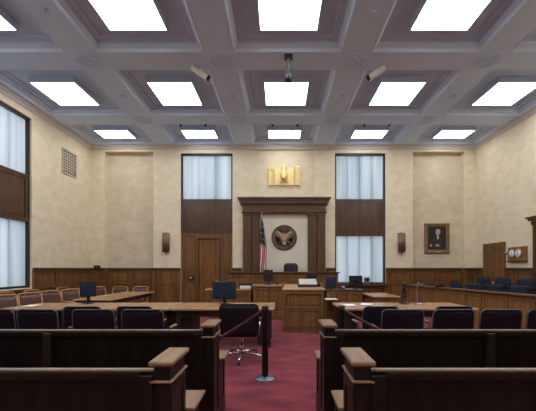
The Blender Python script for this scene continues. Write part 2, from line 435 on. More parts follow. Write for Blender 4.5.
# door on the right wall
mR = Matrix.Translation((XR, 0, 0)) @ Matrix.Rotation(-PI / 2, 4, 'Z')
def side_door(name, y0, y1, zt, corn):
    d = structure(name); u0, u1 = -y1, -y0
    b = MB(mR); b.box(u0, u0 + .10, -.07, 0, 0, zt); b.box(u1 - .10, u1, -.07, 0, 0, zt); b.box(u0 + .10, u1 - .10, -.066, 0, zt - .11, zt)
    if corn:
        b.box(u0 - .02, u1 + .02, -.10, 0, zt, zt + .12); b.box(u0 - .07, u1 + .07, -.16, 0, zt + .12, zt + .18); b.box(u0 - .11, u1 + .11, -.20, 0, zt + .18, zt + .23)
    b.build('door_frame', M['panel_h'] if corn else M['bench'], d)
    um = (u0 + u1) / 2
    if corn:
        for a, c in ((u0 + .10, um), (um, u1 - .10)):
            wainscot(MB(mR), a, c, 0, zt - .11, -.02, 1, rails=(1.0,), st=.12).build('door_leaf', M['panel'], d)
    else:
        wainscot(MB(mR), u0 + .10, u1 - .10, 0, zt - .11, -.02, 2, rails=(1.0,), st=.11).build('door_leaf', M['bench'], d)
    b = MB(mR); b.lathe([(0, -.05), (.03, -.07), (.03, -.10), (0, -.11)], (um + .05, 0, 1.02), 12, 'y'); b.build('door_handle', M['steel'], d)
side_door('door_2', 10.47, 11.54, 2.35, False)
side_door('door_3', 7.62, 9.28, 2.72, True)

# ------------------------------------------------------------------ wooden surround
t = thing('wooden_surround', 'tall dark wood surround with double pilasters and cornice framing the round seal', 'surround', (CX, YB, 0))
def trap(b, w0, z0, w1, z1, y0, y1): b.prism([(-w0, z0), (w0, z0), (w1, z1), (-w1, z1)], y0, y1, 'xz')
b = MB(); b.box(-1.66, 1.66, -.42, 0, 3.98, 4.03); b.box(-1.62, 1.62, -.38, 0, 3.93, 3.98); trap(b, 1.56, 3.82, 1.62, 3.93, -.34, 0); b.box(-1.56, 1.56, -.30, 0, 3.78, 3.82)
b.build('cornice', M['surround'], t, .008)
b = MB(); b.box(-1.49, 1.49, -.24, 0, 3.55, 3.78); b.box(-1.52, 1.52, -.27, 0, 3.50, 3.56); b.build('frieze', M['surround'], t, .006)
for s in (-1, 1):
    b = MB()
    def bx(a, c, y0, y1, z0, z1): b.box(min(s * a, s * c), max(s * a, s * c), y0, y1, z0, z1)
    bx(.86, 1.49, -.14, 0, 0.5, 3.50); bx(.89, 1.14, -.20, -.14, .5, 3.44); bx(1.20, 1.45, -.20, -.14, .5, 3.44)
    bx(.87, 1.16, -.225, -.14, 3.41, 3.50); bx(1.18, 1.47, -.225, -.14, 3.41, 3.50)
    bx(.87, 1.16, -.225, -.14, .5, 1.6); bx(1.18, 1.47, -.225, -.14, .5, 1.6)
    b.build('pilaster', M['surround'], t, .006)

# gold relief
t = thing('gilded_relief', 'golden eagle and tablet relief on the wall above the cornice', 'relief', (.185, YB + .07, 4.55))
b = MB()
for s in (-1, 1):
    pts = [(s * .0, 0), (s * .345, 0), (s * .35, .60), (s * .28, .64), (s * .20, .61), (s * .11, .52), (s * .04, .30), (0, .22)]
    b.prism(pts, -.07, 0, 'xz')
    for k in range(4):
        b.box(min(s * (.13 + .05 * k), s * (.155 + .05 * k)), max(s * (.13 + .05 * k), s * (.155 + .05 * k)), -.085, -.07, .06, .50 - .0 * k)
b.build('wing_tablet', M['gold'], t, .01)
b = MB(); b.lathe([(0, .16), (.10, .18), (.145, .30), (.13, .46), (.075, .56), (.06, .62), (.075, .67), (.05, .72), (0, .735)], (0, -.06, 0), 16)
b.prism([(.05, .69), (.11, .66), (.05, .65)], -.10, -.05, 'xz'); b.build('eagle', M['gold'], t)
b = MB(); b.prism([(-.08, .42), (.08, .42), (.075, .28), (0, .20), (-.075, .28)], -.22, -.10, 'xz'); b.build('shield', M['gold'], t, .006)
b = MB(); b.box(-.15, .15, -.10, 0, .07, .12); b.box(-.12, .12, -.11, 0, .13, .15); b.build('base_bar', M['gold_dark'], t, .004)
for s in (-1, 1):
    b = MB(); x = s * .50
    b.box(x - .09, x + .09, -.08, 0, 0, .06); b.box(x - .08, x + .08, -.07, 0, .06, .55)
    for k in (-1, 0, 1): b.tube([(x + k * .05, -.075, .07), (x + k * .05, -.075, .54)], .015, 8)
    b.box(x - .095, x + .095, -.09, 0, .55, .60); b.lathe([(.025, .60), (.05, .64), (.02, .70), (0, .72)], (x - .04, -.045, 0), 10); b.lathe([(.025, .60), (.05, .64), (.02, .70), (0, .72)], (x + .04, -.045, 0), 10)
    b.build('column', M['gold'], t, .004)

# seal
t = thing('round_seal', 'round dark bronze eagle seal on the pale panel above the bench', 'seal', (.19, YB - .055, 2.62))
MB().lathe([(0, 0), (.455, 0), (.465, -.02), (.455, -.045), (.44, -.05), (.43, -.03), (0, -.03)], n=48, axis='y').build('disc', M['bronze'], t)
b = MB(); b.lathe([(.405, -.03), (.41, -.045), (.39, -.052), (.375, -.045), (.372, -.03)], n=48, axis='y'); b.lathe([(.325, -.03), (.33, -.045), (.315, -.045), (.31, -.03)], n=48, axis='y')
for k in range(30):
    a = 2 * PI * k / 30
    b.lathe([(0, -.045), (.011, -.04), (.011, -.03)], (.352 * math.cos(a), 0, .352 * math.sin(a)), 6, 'y')
b.build('ring', M['bronze_mid'], t)
b = MB()
for s in (-1, 1):
    b.prism([(s * .04, .02), (s * .03, .09), (s * .12, .17), (s * .21, .235), (s * .23, .20), (s * .15, .08)], -.06, -.03, 'xz')
    for k in range(7):
        a = math.radians(-82 + k * 19); L = .17 - .008 * abs(k - 3)
        x0, z0 = s * (.075 + .022 * k), .03 + .026 * k
        dx, dz = s * math.cos(a), math.sin(a); px, pz = -dz * .011, dx * .011
        b.prism([(x0 + px, z0 + pz), (x0 + dx * L * .85 + px, z0 + dz * L * .85 + pz), (x0 + dx * L, z0 + dz * L), (x0 + dx * L * .85 - px, z0 + dz * L * .85 - pz), (x0 - px, z0 - pz)], -.05, -.03, 'xz')
    b.tube([(s * .05, -.045, -.09), (s * .16, -.045, -.17), (s * .2, -.045, -.13)], .014, 8)
b.build('wings', M['bronze_hi'], t)
b = MB(); b.prism([(-.085, .075), (.085, .075), (.08, -.05), (.04, -.11), (0, -.135), (-.04, -.11), (-.08, -.05)], -.075, -.03, 'xz'); b.build('shield', M['bronze_hi'], t, .006)
b = MB(); b.lathe([(0, -.085), (.04, -.07), (.05, -.03)], (0, 0, .115), 12, 'y'); b.prism([(-.03, .10), (-.03, .13), (-.085, .11)], -.07, -.04, 'xz')
b.prism([(-.05, -.14), (.05, -.14), (.085, -.255), (0, -.275), (-.085, -.255)], -.06, -.03, 'xz'); b.build('eagle', M['bronze_hi'], t, .004)
b = MB(); b.lathe([(.095, -.03), (.095, -.055), (.07, -.055), (.07, -.03)], (0, 0, .215), 20, 'y')
for k in range(7):
    a = 2 * PI * k / 7; b.lathe([(0, -.05), (.012, -.045), (.012, -.03)], (.04 * math.cos(a), 0, .215 + .04 * math.sin(a)), 6, 'y')
b.build('star_cloud', M['bronze_mid'], t)

# flag
t = thing('flag', 'American flag hanging furled on a pole beside the round seal', 'flag', (-.60, 11.48, .60))
b = MB(); b.lathe([(.16, 0), (.16, .03), (.05, .06), (.035, .10), (.016, .11)], n=20); b.build('stand', M['gold_dark'], t)
MB().tube([(0, 0, .08), (0, 0, 2.72)], .014, 8).build('pole', M['chair_wood'], t)
b = MB(); b.lathe([(0, 2.70), (.03, 2.73), (.035, 2.76), (.01, 2.80), (.03, 2.83), (0, 2.90)], n=10); b.build('finial', M['gold_dark'], t)
b = MB(); nu, nv = 48, 40; vs = []
for j in range(nv + 1):
    v = j / nv; z = 2.62 - 1.95 * v
    wdt = .05 + .17 * min(1, v * 2.2) ** .8
    for i in range(nu + 1):
        u = i / nu
        zz = z - .28 * (1 - u) * 0 - .30 * u * v
        vs.append((-.03 + wdt * u - .02 * v + .05 * v * (u - .5), -.03 + .045 * math.sin(u * 16 + v * 2) * min(1, .3 + v) , zz))
bv = [b.bm.verts.new(v) for v in vs]
for j in range(nv):
    for i in range(nu):
        f = b.bm.faces.new([bv[j * (nu + 1) + i], bv[(j + 1) * (nu + 1) + i], bv[(j + 1) * (nu + 1) + i + 1], bv[j * (nu + 1) + i + 1]]); f.smooth = True
        u, v = (i + .5) / nu, (j + .5) / nv
        if v < .46 and u < .80: f.material_index = 1 if (i % 5 == 2 and j % 4 == 1) else 2
        else: f.material_index = int((u * 8 + v * 3)) % 2
o = b.build('cloth', None, t, mats=[M['red'], M['cream'], M['navy']])
sd = o.modifiers.new('thick', 'SOLIDIFY'); sd.thickness = .004

# ------------------------------------------------------------------ dais and benches
S_(MB().box(-1.62, 1.92, 10.72, YB, 0, .60).build('floor_dais', M['carpet']))
t = thing('judge_bench', 'high panelled wooden judge bench in front of the dark surround', 'bench', (CX - .04, 10.6, 0))
b = MB(); wainscot(b, -1.72, 1.72, .14, 1.32, 0, 6, rails=(.95,)); b.box(-1.74, 1.74, -.06, .02, 0, .14); b.build('front_panel', M['bench'], t, .004)
for s in (-1, 1):
    b = MB(Matrix.Translation((s * 1.72, 0, 0)) @ Matrix.Rotation(s * PI / 2, 4, 'Z'))
    if s > 0: wainscot(b, .0, 1.40, 0, 1.32, 0, 2)
    else: wainscot(b, -1.40, 0, 0, 1.32, 0, 2)
    b.build('side_panel', M['bench'], t)
b = MB(); b.box(-1.80, 1.80, -.10, .62, 1.355, 1.39); b.box(-1.76, 1.76, -.06, .0, 1.32, 1.355); b.box(-1.80, -1.66, .62, 1.40, 1.355, 1.39); b.box(1.66, 1.80, .62, 1.40, 1.355, 1.39); b.build('bench_top', M['panel_h'], t, .006)

t = thing('clerk_bench', 'lower panelled clerk bench in front of the judge bench', 'bench', (0, 9.74, 0))
b = MB(); wainscot(b, -.76, 1.28, .16, .96, 0, 4, rails=(None,)); b.box(-.79, 1.30, -.07, .02, 0, .12); b.box(-.77, 1.29, -.05, .02, .12, .17); b.box(-.76, -.70, .0, .66, 0, .96); b.box(1.22, 1.28, 0, .66, 0, .96); b.build('front_panel', M['bench'], t, .004)
b = MB(); b.box(-.80, 1.32, -.05, .70, .97, 1.01); b.box(-.78, 1.30, -.03, .0, .93, .97); b.build('bench_top', M['oak_top'], t, .006)
t = thing('side_desk', 'low wooden side desk holding the printer, joined to the clerk bench', 'desk', (0, 9.9, 0))
b = MB(); wainscot(b, -2.15, -.84, .12, .84, 0, 3); b.box(-2.15, -.84, -.05, .02, 0, .12); b.box(-2.15, -2.10, .0, .55, 0, .84); b.build('front_panel', M['bench'], t, .004)
MB().box(-2.22, -.82, -.05, .60, .845, .885).build('desk_top', M['oak_top'], t, .006)
t = thing('clerk_desk', 'wooden desk with monitors and telephone below the curtained window', 'desk', (0, 9.6, 0))
b = MB(); wainscot(b, 1.38, 2.42, .12, .84, 0, 3); b.box(1.38, 2.42, -.05, .02, 0, .12); b.box(2.37, 2.42, .0, .66, 0, .84); b.box(1.38, 1.43, .0, .66, 0, .84); b.build('front_panel', M['bench'], t, .004)
MB().box(1.34, 2.47, -.05, .70, .845, .885).build('desk_top', M['panel_h'], t, .006)
b = MB(); b.box(1.28, 1.66, -.42, -.06, .60, .63); b.box(1.30, 1.33, -.40, -.08, 0, .60); b.box(1.61, 1.64, -.40, -.08, 0, .60); b.build('side_shelf', M['bench'], t, .004)
tag(MB().box(1.31, 1.63, 9.20, 9.50, .632, .642).build('paper', M['paper'], None), 'white papers lying on the low shelf behind the lectern', 'papers')

# lectern
t = thing('lectern', 'wide wooden lectern with two cabinet doors standing on the red carpet', 'lectern', (.58, 7.8, 0))
lect = t
b = MB(); b.box(-.51, .51, .02, .80, .06, .97); b.box(-.53, .53, -.02, .82, 0, .10); b.box(-.51, -.45, -.03, .02, .10, .97); b.box(.45, .51, -.03, .02, .10, .97); b.box(-.45, .45, -.03, .02, .90, .97); b.box(-.45, .45, -.03, .02, .55, .60); b.box(-.45, .45, -.03, .02, .10, .13); b.box(-.03, .03, -.03, .02, .13, .55)
b.build('body', M['bench'], t, .004)
b = MB(); b.box(-.42, .42, .005, .02, .63, .87); b.build('upper_panel', M['bench'], t, .004)
for s in (-1, 1):
    x0, x1 = (-.44, -.035) if s < 0 else (.035, .44)
    b = MB(); b.box(x0, x1, -.005, .02, .135, .545); b.box(x0, x0 + .05, -.02, -.005, .135, .545); b.box(x1 - .05, x1, -.02, -.005, .135, .545); b.box(x0 + .05, x1 - .05, -.02, -.005, .135, .185); b.box(x0 + .05, x1 - .05, -.02, -.005, .495, .545)
    d = b.build('door', M['bench'], t, .004)
    MB().lathe([(0, -.045), (.012, -.04), (.008, -.02)], (-s * .0 + (x1 - .025 if s < 0 else x0 + .025), 0, .47), 10, 'y').build('knob', M['gold_dark'], d)
b = MB(); b.prism([(-.05, .985), (-.05, 1.01), (.85, 1.085), (.85, 1.055)], -.54, .54, 'yz'); b.build('slanted_top', M['oak_top'], t, .004)
for x in (-.54, .50): MB().box(x, x + .04, .35, .85, 1.04, 1.13).build('side_lip', M['bench'], t, .004)
lect.scale = (.93, 1, 1)
t = thing('document_scanner', 'black scanner with a white lid on top of the lectern', 'scanner', (.72, 8.15, 1.047))
t.rotation_euler = (.083, 0, 0)
b = MB(); b.box(-.25, .25, -.02, .30, 0, .05); b.box(.22, .30, 0, .2, 0, .07); b.build('base', M['black_gloss'], t, .008)
b = MB(); b.prism([(-.02, .055), (-.02, .075), (.26, .17), (.26, .15)], -.22, .22, 'yz'); b.build('lid', M['lid'], t, .004)

# ------------------------------------------------------------------ monitors and desk things
def monitor(label, loc, rz, w, h, zc, screen_front=True, group=None):
    # screen faces -y (the camera) when screen_front; back of the case otherwise
    t = thing('monitor', label, 'monitor', loc, rz)
    zb = zc - h / 2
    b = MB(); b.prism([(-w / 2, zb), (w / 2, zb), (w / 2, zb + h), (-w / 2, zb + h)], -.02, .02, 'xz'); c = b.build('case', M['black_gloss'], t, .008)
    b = MB(); y0, y1 = (-.0215, -.018) if screen_front else (.018, .0215)
    b.box(-w / 2 + .018, w / 2 - .018, y0, y1, zb + .025, zb + h - .018); b.build('screen', M['screen'], t)
    b = MB(); yy = .035 if screen_front else -.035
    b.box(-.035, .035, min(yy, yy + .015), max(yy, yy + .015), .01, zc); b.box(-.06, .06, min(0.02, yy) if screen_front else yy, yy if screen_front else -.02, zc - .05, zc + .05); b.build('stand', M['black_gloss'], t, .003)
    b = MB(); b.lathe([(0, .014), (.10, .012), (.115, 0), (0, 0)], n=24); b.build('foot', M['black_gloss'], t)
    return t
monitor('wide dark monitor on the counsel table just behind the empty swivel chair', (-1.15, 6.95, .755), 0, .49, .37, .285)
monitor('squarish dark monitor on the counsel table near the wood-framed chairs', (-4.08, 7.05, .755), math.radians(18), .31, .33, .31)
monitor('monitor turned edge-on on the counsel table facing the jury box', (2.66, 7.0, .755), math.radians(72), .44, .32, .29)
monitor('upright black monitor on the clerk bench below the flag', (-.325, 10.12, 1.015), 0, .28, .36, .27, False)
monitor('small black monitor on the clerk bench behind the lectern scanner', (.99, 10.15, 1.015), 0, .34, .24, .23, False)
monitor('dark blue monitor on the clerk desk beside the telephone', (1.56, 9.85, .89), math.radians(-10), .31, .32, .20)
monitor('black monitor on the clerk desk in front of the lower curtain', (2.32, 9.98, .89), 0, .40, .31, .24, False)

t = thing('telephone', 'black desk telephone with handset on the clerk desk', 'telephone', (1.88, 9.85, .888))
b = MB(); b.prism([(-.08, 0), (.10, 0), (.10, .08), (-.08, .03)], -.09, .09, 'yz'); b.build('base', M['black_gloss'], t, .006)
b = MB(); b.tube([(-.06, -.06, .07), (-.065, 0, .12), (-.06, .07, .13)], [.025, .016, .025], 8); b.build('handset', M['black'], t)
MB().box(.0, .07, -.05, .03, .055, .09).build('keypad', M['white'], t)
t = thing('printer', 'white printer with a black lid on the low side desk', 'printer', (-1.01, 10.1, .888))
b = MB(); b.box(-.17, .17, -.15, .15, 0, .10); b.build('body', M['white'], t, .012)
b = MB(); b.box(-.19, .19, -.16, .17, .10, .15); b.box(.17, .21, -.10, .1, 0, .12); b.build('lid', M['black_gloss'], t, .01)
t = thing('desk_speaker', 'small grey speaker on the ledge under the lower curtain', 'speaker', (3.18, 11.95, .942))
MB().box(-.10, .10, -.06, .06, 0, .24).build('case', M['grey'], t, .012)
b = MB(); b.lathe([(0, -.055), (.05, -.062), (.06, -.06)], (0, 0, .15), 14, 'y'); b.build('cone', M['black'], t)
t = thing('card_reader', 'low black equipment box on the ledge beside the grey speaker', 'box', (3.45, 11.95, .942))
t.name = 'equipment_box'
MB().box(-.13, .13, -.06, .06, 0, .05).build('case', M['black_gloss'], t, .01)
MB().box(-.05, .05, -.063, -.058, .015, .035).build('display', M['grey'], t)
def microphone(label, loc, rz=0, h=.22):
    t = thing('microphone', label, 'microphone', loc, rz)
    MB().lathe([(.05, 0), (.05, .02), (.03, .03), (0, .03)], n=16).build('base', M['black_gloss'], t)
    MB().tube([(0, 0, .02), (0, 0, h * .6), (0, .03, h * .85), (0, .07, h)], .006, 6).build('gooseneck', M['black'], t)
    MB().tube([(0, .06, h - .01), (0, .10, h + .02)], .015, 8).build('head', M['black'], t)
    return t
microphone('gooseneck microphone on the clerk bench between its two monitors', (.10, 10.0, 1.012), PI)
microphone('gooseneck microphone on the judge bench beside the leather armchair', (.52, 10.9, 1.392), 0, .12)
microphone('gooseneck microphone on the clerk bench next to the flag monitor', (-.05, 10.05, 1.012), .6, .16)
t = thing('gavel', 'small brass bell on the judge bench next to the dark pilaster', 'bell', (.74, 10.75, 1.392)); t.name = 'brass_bell'
MB().lathe([(.05, 0), (.05, .01), (.03, .05), (.015, .08), (0, .085)], n=14).build('body', M['gold_dark'], t)
MB().lathe([(0, .125), (.012, .12), (.01, .08)], n=10).build('handle', M['gold_dark'], t)
t = thing('document_stand', 'slim metal document stand on the counsel table beside the edge-on monitor', 'stand', (2.93, 6.95, .755))
MB().lathe([(.11, 0), (.11, .012), (.02, .02), (0, .02)], n=20).build('base', M['steel'], t)
MB().tube([(-.02, 0, .01), (-.02, 0, .42), (.0, -.03, .45)], .008, 6).build('pole', M['steel'], t)
MB().box(-.08, .10, -.045, -.03, .40, .43).build('arm', M['grey'], t)
def papers(label, x, y, rz, z=.757, n=3):  # white sheets painting the bright reflections on the table tops
    t = thing('reflection_sheet', label, 'papers', (x, y, z), rz)
    b = MB()
    for k in range(n): b.box(-.105 + .01 * k, .105 + .01 * k, -.15, .15 , .0015 * k, .0015 * k + .001)
    b.build('sheets', M['paper'], t)
papers('white sheets standing in for a reflection at the aisle end of the counsel table by the jury box', 1.42, 6.70, .2)
papers('white sheets standing in for a reflection on the counsel table, next to the aisle-end ones', 1.80, 6.85, -.3)
papers('white sheets standing in for a reflection on the counsel table nearest the window wall', -4.95, 6.6, .1)

# ------------------------------------------------------------------ counsel tables
def counsel_table(label, x0, x1, y0, y1):
    t = thing('counsel_table', label, 'table', ((x0 + x1) / 2, (y0 + y1) / 2, 0)); w, d = (x1 - x0) / 2, (y1 - y0) / 2
    MB().box(-w, w, -d, d, .705, .75).build('table_top', M['oak_top'], t, .010)
    b = MB(); b.box(-w + .12, w - .12, -d + .10, -d + .13, .58, .705); b.box(-w + .12, w - .12, d - .13, d - .10, .58, .705); b.box(-w + .10, -w + .13, -d + .10, d - .10, .60, .705); b.box(w - .13, w - .10, -d + .10, d - .10, .60, .705); b.build('apron', M['apron'], t)
    for s in (-1, 1):
        for q in (-1, 1):
            b = MB(); x, y = s * (w - .12), q * (d - .14)
            b.box(x - .045, x + .045, y - .045, y + .045, .03, .705); b.box(x - .055, x + .055, y - .055, y + .055, 0, .04); b.build('leg', M['apron'], t, .006)
        b = MB(); b.box(s * (w - .22) - .12, s * (w - .22) + .12, -d + .20, d - .20, .04, .70); b.build('end_board', M['apron'], t)
    return t
counsel_table('counsel table whose end reaches the aisle behind the lone swivel chair', -2.035, -.085, 6.19, 7.28)
counsel_table('middle counsel table of three on the window side, carrying the squarish monitor', -4.23, -2.06, 6.19, 7.28)
counsel_table('counsel table nearest the window wall, cut off by the picture edge', -5.22, -4.26, 6.19, 7.22)
counsel_table('counsel table beside the lectern with white reflection sheets on its end', 1.17, 2.38, 6.19, 7.28)
counsel_table('counsel table next to the jury box, carrying the edge-on monitor', 2.41, 3.75, 6.19, 7.28)
t = thing('long_table', 'long narrow wooden table running along the wood-framed chairs', 'table', (-4.56, 9.35, 0))
MB().box(-.45, .49, -1.35, 1.45, .71, .75).build('table_top', M['oak_top_y'], t, .008)
b = MB(); b.box(-.38, .42, -1.25, -1.21, .60, .71); b.box(-.38, .42, 1.31, 1.35, .60, .71); b.box(-.38, -.34, -1.2, 1.3, .60, .71); b.box(.38, .42, -1.2, 1.3, .60, .71); b.build('apron', M['apron'], t)
for x in (-.36, .40):
    for y in (-1.25, 1.35): MB().box(x - .035, x + .035, y - .035, y + .035, 0, .71).build('leg', M['panel'], t, .005)
t = thing('small_table', 'small square wooden table under the portrait wall beside the clerk desk', 'table', (2.90, 9.55, 0))
MB().box(-.37, .37, -.65, .65, .71, .75).build('table_top', M['oak_top'], t, .008)
b = MB(); b.box(-.32, .32, -.60, -.57, .60, .71); b.box(-.32, .32, .57, .60, .60, .71); b.box(-.32, -.29, -.57, .57, .60, .71); b.box(.29, .32, -.57, .57, .60, .71); b.build('apron', M['panel'], t)
for x in (-.30, .30):
    for y in (-.58, .58): MB().box(x - .03, x + .03, y - .03, y + .03, 0, .71).build('leg', M['panel'], t, .005)

# ------------------------------------------------------------------ chairs
def swivel_chair(label, cat, loc, rz, fab, w=.55, top=.95, rim_mat='rim', base='chrome', group=None, h0=.44, rad=.30):
    t = thing('swivel_chair', label, cat, loc, rz, group)
    yf = lambda x, z: -.34 + .45 * x * x - .10 * (z - .45)
    bk = MB().shell(w, h0, top, .055, .07, yf).build('backrest', fab, t)
    r = .07; pts = []
    for cx, cz, a0 in ((w / 2 - r, top - r, 0), (-w / 2 + r, top - r, 90)):
        for k in range(7):
            a = math.radians(a0 + 15 * k); pts.append((cx + (r + .003) * math.cos(a), cz + (r + .003) * math.sin(a)))
    mid = [(-i / 4 * (w / 2 - r), top + .003) for i in range(-3, 4)]
    pts = [(w / 2 + .003, .56)] + pts[:7] + mid + pts[7:] + [(-w / 2 - .003, .56)]
    MB().tube([(x, yf(x, z) - .02, z) for x, z in pts], .007, 6).build('rim', M[rim_mat], bk)
    b = MB(); b.prism([(-.25, -.32), (.25, -.32), (.28, -.26), (.27, .12), (.22, .19), (-.22, .19), (-.27, .12), (-.28, -.26)], .42, .50, 'xy'); b.build('seat', fab, t, .025)
    for s in (-1, 1):
        ar = MB().tube([(s * .24, -.20, .44), (s * .30, -.20, .46), (s * .31, -.22, .60), (s * .31, -.16, .655), (s * .31, .08, .655), (s * .30, .12, .58), (s * .24, .08, .44)], .012, 8).build('armrest', M[base], t)
        MB().box(s * .31 - .025, s * .31 + .025, -.18, .08, .662, .685).build('arm_pad', M['pew_cap'] if fab == M['fabric'] else M['black'], ar, .008)
    MB().lathe([(.03, .09), (.03, .25), (.018, .25), (.018, .42), (.10, .42)], n=14).build('column', M['chrome'], t)
    for k in range(5):
        a = -PI / 2 + 2 * PI * k / 5 + .0
        lg = MB().tube([(0, 0, .11), (.17 * math.cos(a), .17 * math.sin(a), .105), (rad * math.cos(a), rad * math.sin(a), .075)], [.024, .018, .014], 8).build('leg', M[base], t)
        b = MB(); b.lathe([(0, -.02), (.028, -.018), (.028, .018), (0, .02)], (rad * math.cos(a), rad * math.sin(a), .03), 12, 'x'); b.build('caster', M['black'], lg)
    return t
YF, YK = 4.79, 5.40
def low(o): o.scale = (1, 1, .97)
c0 = swivel_chair('black swivel chair standing alone at the aisle, chrome star base visible', 'chair', (-.62, 5.48, 0), 0, M['leather'], w=.60, top=.945, rim_mat='leather', rad=.38)
f0 = swivel_chair('dark conference chair behind the pew, last before the swivel chair at the aisle', 'chair', (-1.83, YF, 0), 0, M['fabric'], base='black')
clone(f0, 'dark conference chair behind the pew, second of the row from the aisle, window side', (-2.50, YF, 0), .03)
clone(f0, 'dark conference chair behind the pew, third of the row from the aisle, window side', (-3.225, YF, 0), -.04)
clone(f0, 'dark conference chair cut off by the picture edge, window side', (-3.84, YF, 0), .02)
low(clone(f0, 'dark chair pushed up to the counsel table, half hidden below the squarish monitor', (-3.02, YK, 0), .05))
low(clone(f0, 'dark chair pushed up to the counsel table, hidden behind two conference chairs near the aisle', (-2.20, YK + .02, 0), -.03))
clone(f0, 'dark conference chair behind the pew, first on the jury side beside the belt', (1.67, YF, 0), -.03)
clone(f0, 'dark conference chair behind the pew, second on the jury side', (2.335, YF, 0), .02)
clone(f0, 'dark conference chair behind the pew, third on the jury side, past the table end', (2.98, YF, 0), .0)
clone(f0, 'dark conference chair on the jury side cut off by the picture edge', (3.64, YF, 0), -.05)
low(clone(f0, 'dark chair pushed up to the counsel table where the belt slopes past it', (1.54, YK, 0), .04))
low(clone(f0, 'dark chair pushed up to the counsel table below the document stand', (2.69, YK + .02, 0), -.02))

# jury chairs behind the rail
def jl(Y, off): return (4.4 + (11.3 - Y) * .209 + off, Y)
jrot = PI / 2 + .2
jt = structure('floor_platform')
b = MB(); b.prism([jl(11.3, .08), jl(11.3, .08 + .9), jl(3.2, .08 + .9), jl(3.2, .08)], 0, .15, 'xy'); b.build('front_step', M['carpet'], jt)
b = MB(); b.prism([jl(11.3, .98), (XR, 11.3), (XR, 3.2), (jl(3.2, .98)[0], 3.2)], 0, .30, 'xy'); b.build('rear_step', M['carpet'], jt)
j0 = None
fr = [('behind the small black box', 10.32), ('next after the one behind the black box', 9.62), ('second from the back wall', 8.92), ('third from the back wall', 8.22), ('fourth from the back wall', 7.52), ('near end', 6.82)]
for lab, Y in fr:
    x, y = jl(Y, .62)
    L = f'slate blue chair in the front jury row, {lab}'
    if j0 is None: j0 = swivel_chair(L, 'chair', (x, y, .15), jrot, M['slate'], w=.50, top=.92, rim_mat='slate', base='black')
    else: clone(j0, L, (x, y, .15), jrot)
for k, (lab, Y) in enumerate([('beside the small door', 10.35), ('second from the small door', 9.65), ('below the two clocks', 8.95), ('just past the two clocks', 8.25), ('by the corniced doorway', 7.55)]):
    x, y = jl(Y, 1.50)
    clone(j0, f'slate blue chair in the rear jury row, {lab}', (x, y, .30), jrot)
# jury rail
t = thing('jury_rail', 'long panelled wooden jury box front with a dark top rail', 'railing', (4.4, 11.3, 0), -PI / 2 + math.atan(.209))
b = MB(); L = 9.0
wainscot(b, 0, L, .10, .88, .0, 14, t=.025, st=.07); b.box(0, L, -.04, .02, 0, .10)
b.build('front_panel', M['jury'], t)
b = MB(); b.box(-.06, L, -.09, .12, .91, .95); b.box(-.03, L, -.05, .05, .88, .91); b.build('top_rail', M['jury_rail'], t, .008)
b = MB(); b.box(-.05, .05, -.04, .06, 0, .91); b.build('end_post', M['jury'], t, .006)
t = thing('rail_box', 'small black box standing on the jury rail below the portrait', 'box', (4.72, 9.72, .952), .2); t.name = 'equipment_box'
MB().box(-.11, .11, -.05, .05, 0, .07).build('case', M['black_gloss'], t, .01)
MB().tube([(.05, 0, .06), (.05, 0, .11)], .008, 6).build('antenna', M['black'], t)

# wood-framed leather armchairs along the window wall
def wood_chair(label, loc, rz):
    t = thing('wooden_armchair', label, 'chair', loc, rz)
    b = MB(); b.prism([(-.27, -.24), (.27, -.24), (.28, .24), (-.28, .24)], .38, .42, 'xy'); b.build('seat_frame', M['chair_wood'], t, .006)
    b = MB(); b.prism([(-.23, -.20), (.23, -.20), (.24, .23), (-.24, .23)], .42, .47, 'xy'); b.build('seat', M['maroon'], t, .02)
    for s in (-1, 1):
        MB().tube([(s * .245, .21, 0), (s * .25, .21, .42), (s * .25, .20, .64)], [.016, .022, .018], 8).build('leg', M['chair_wood'], t)
        MB().tube([(s * .24, -.27, 0), (s * .25, -.22, .42), (s * .25, -.26, .72), (s * .245, -.31, .98)], [.016, .022, .022, .018], 8).build('leg', M['chair_wood'], t)
        MB().tube([(s * .25, -.26, .66), (s * .275, 0, .67), (s * .26, .24, .65)], [.018, .026, .024], 8).build('armrest', M['chair_wood'], t)
    MB().shell(.44, .50, .93, .05, .04, lambda x, z: -.235 - .14 * (z - .45) + .25 * x * x - .0).build('backrest', M['maroon'], t)
    n = 8; pts = [(-.25 + .5 * i / n) for i in range(n + 1)]
    b = MB(); b.tube([(x, -.31 + .3 * (x * x - .0625) , .965 + .02 * (1 - (x / .25) ** 2)) for x in pts], .026, 8); b.build('top_rail', M['chair_wood'], t)
    b = MB(); b.tube([(-.25, -.235, .52), (.25, -.235, .52)], .015, 8); b.build('lower_rail', M['chair_wood'], t)
    return t
spots = [(-5.62, 6.35, 'cut off at the picture edge'), (-5.62, 6.98, 'second from the picture edge'), (-5.55, 7.62, 'below the curtain end'), (-5.48, 8.25, 'beside the window frame'),
         (-5.42, 8.90, 'between the window frame and the squarish monitor'), (-5.38, 9.55, 'half hidden by the squarish monitor'), (-5.36, 10.2, 'just past the squarish monitor')]
w0 = None
for x, y, lab in spots:
    L = f'maroon leather armchair with wooden frame, {lab}'
    if w0 is None: w0 = wood_chair(L, (x, y, 0), -PI / 2 - .32)
    else: clone(w0, L, (x, y, 0), -PI / 2 - .32 + rnd.uniform(-.08, .08))
for x, y, lab in [(-6.25, 7.9, 'against the wall behind the front row, under the curtain'), (-6.25, 8.75, 'against the wall beside the window frame'), (-6.25, 10.0, 'against the wall below the square grille')]:
    clone(w0, f'wooden armchair {lab}', (x, y, 0), -PI / 2)
clone(w0, 'wooden armchair against the panelled back wall, nearer the corner', (-5.45, 11.05, 0), PI)
clone(w0, 'wooden armchair against the panelled back wall, nearer the doorway', (-4.80, 11.15, 0), PI)

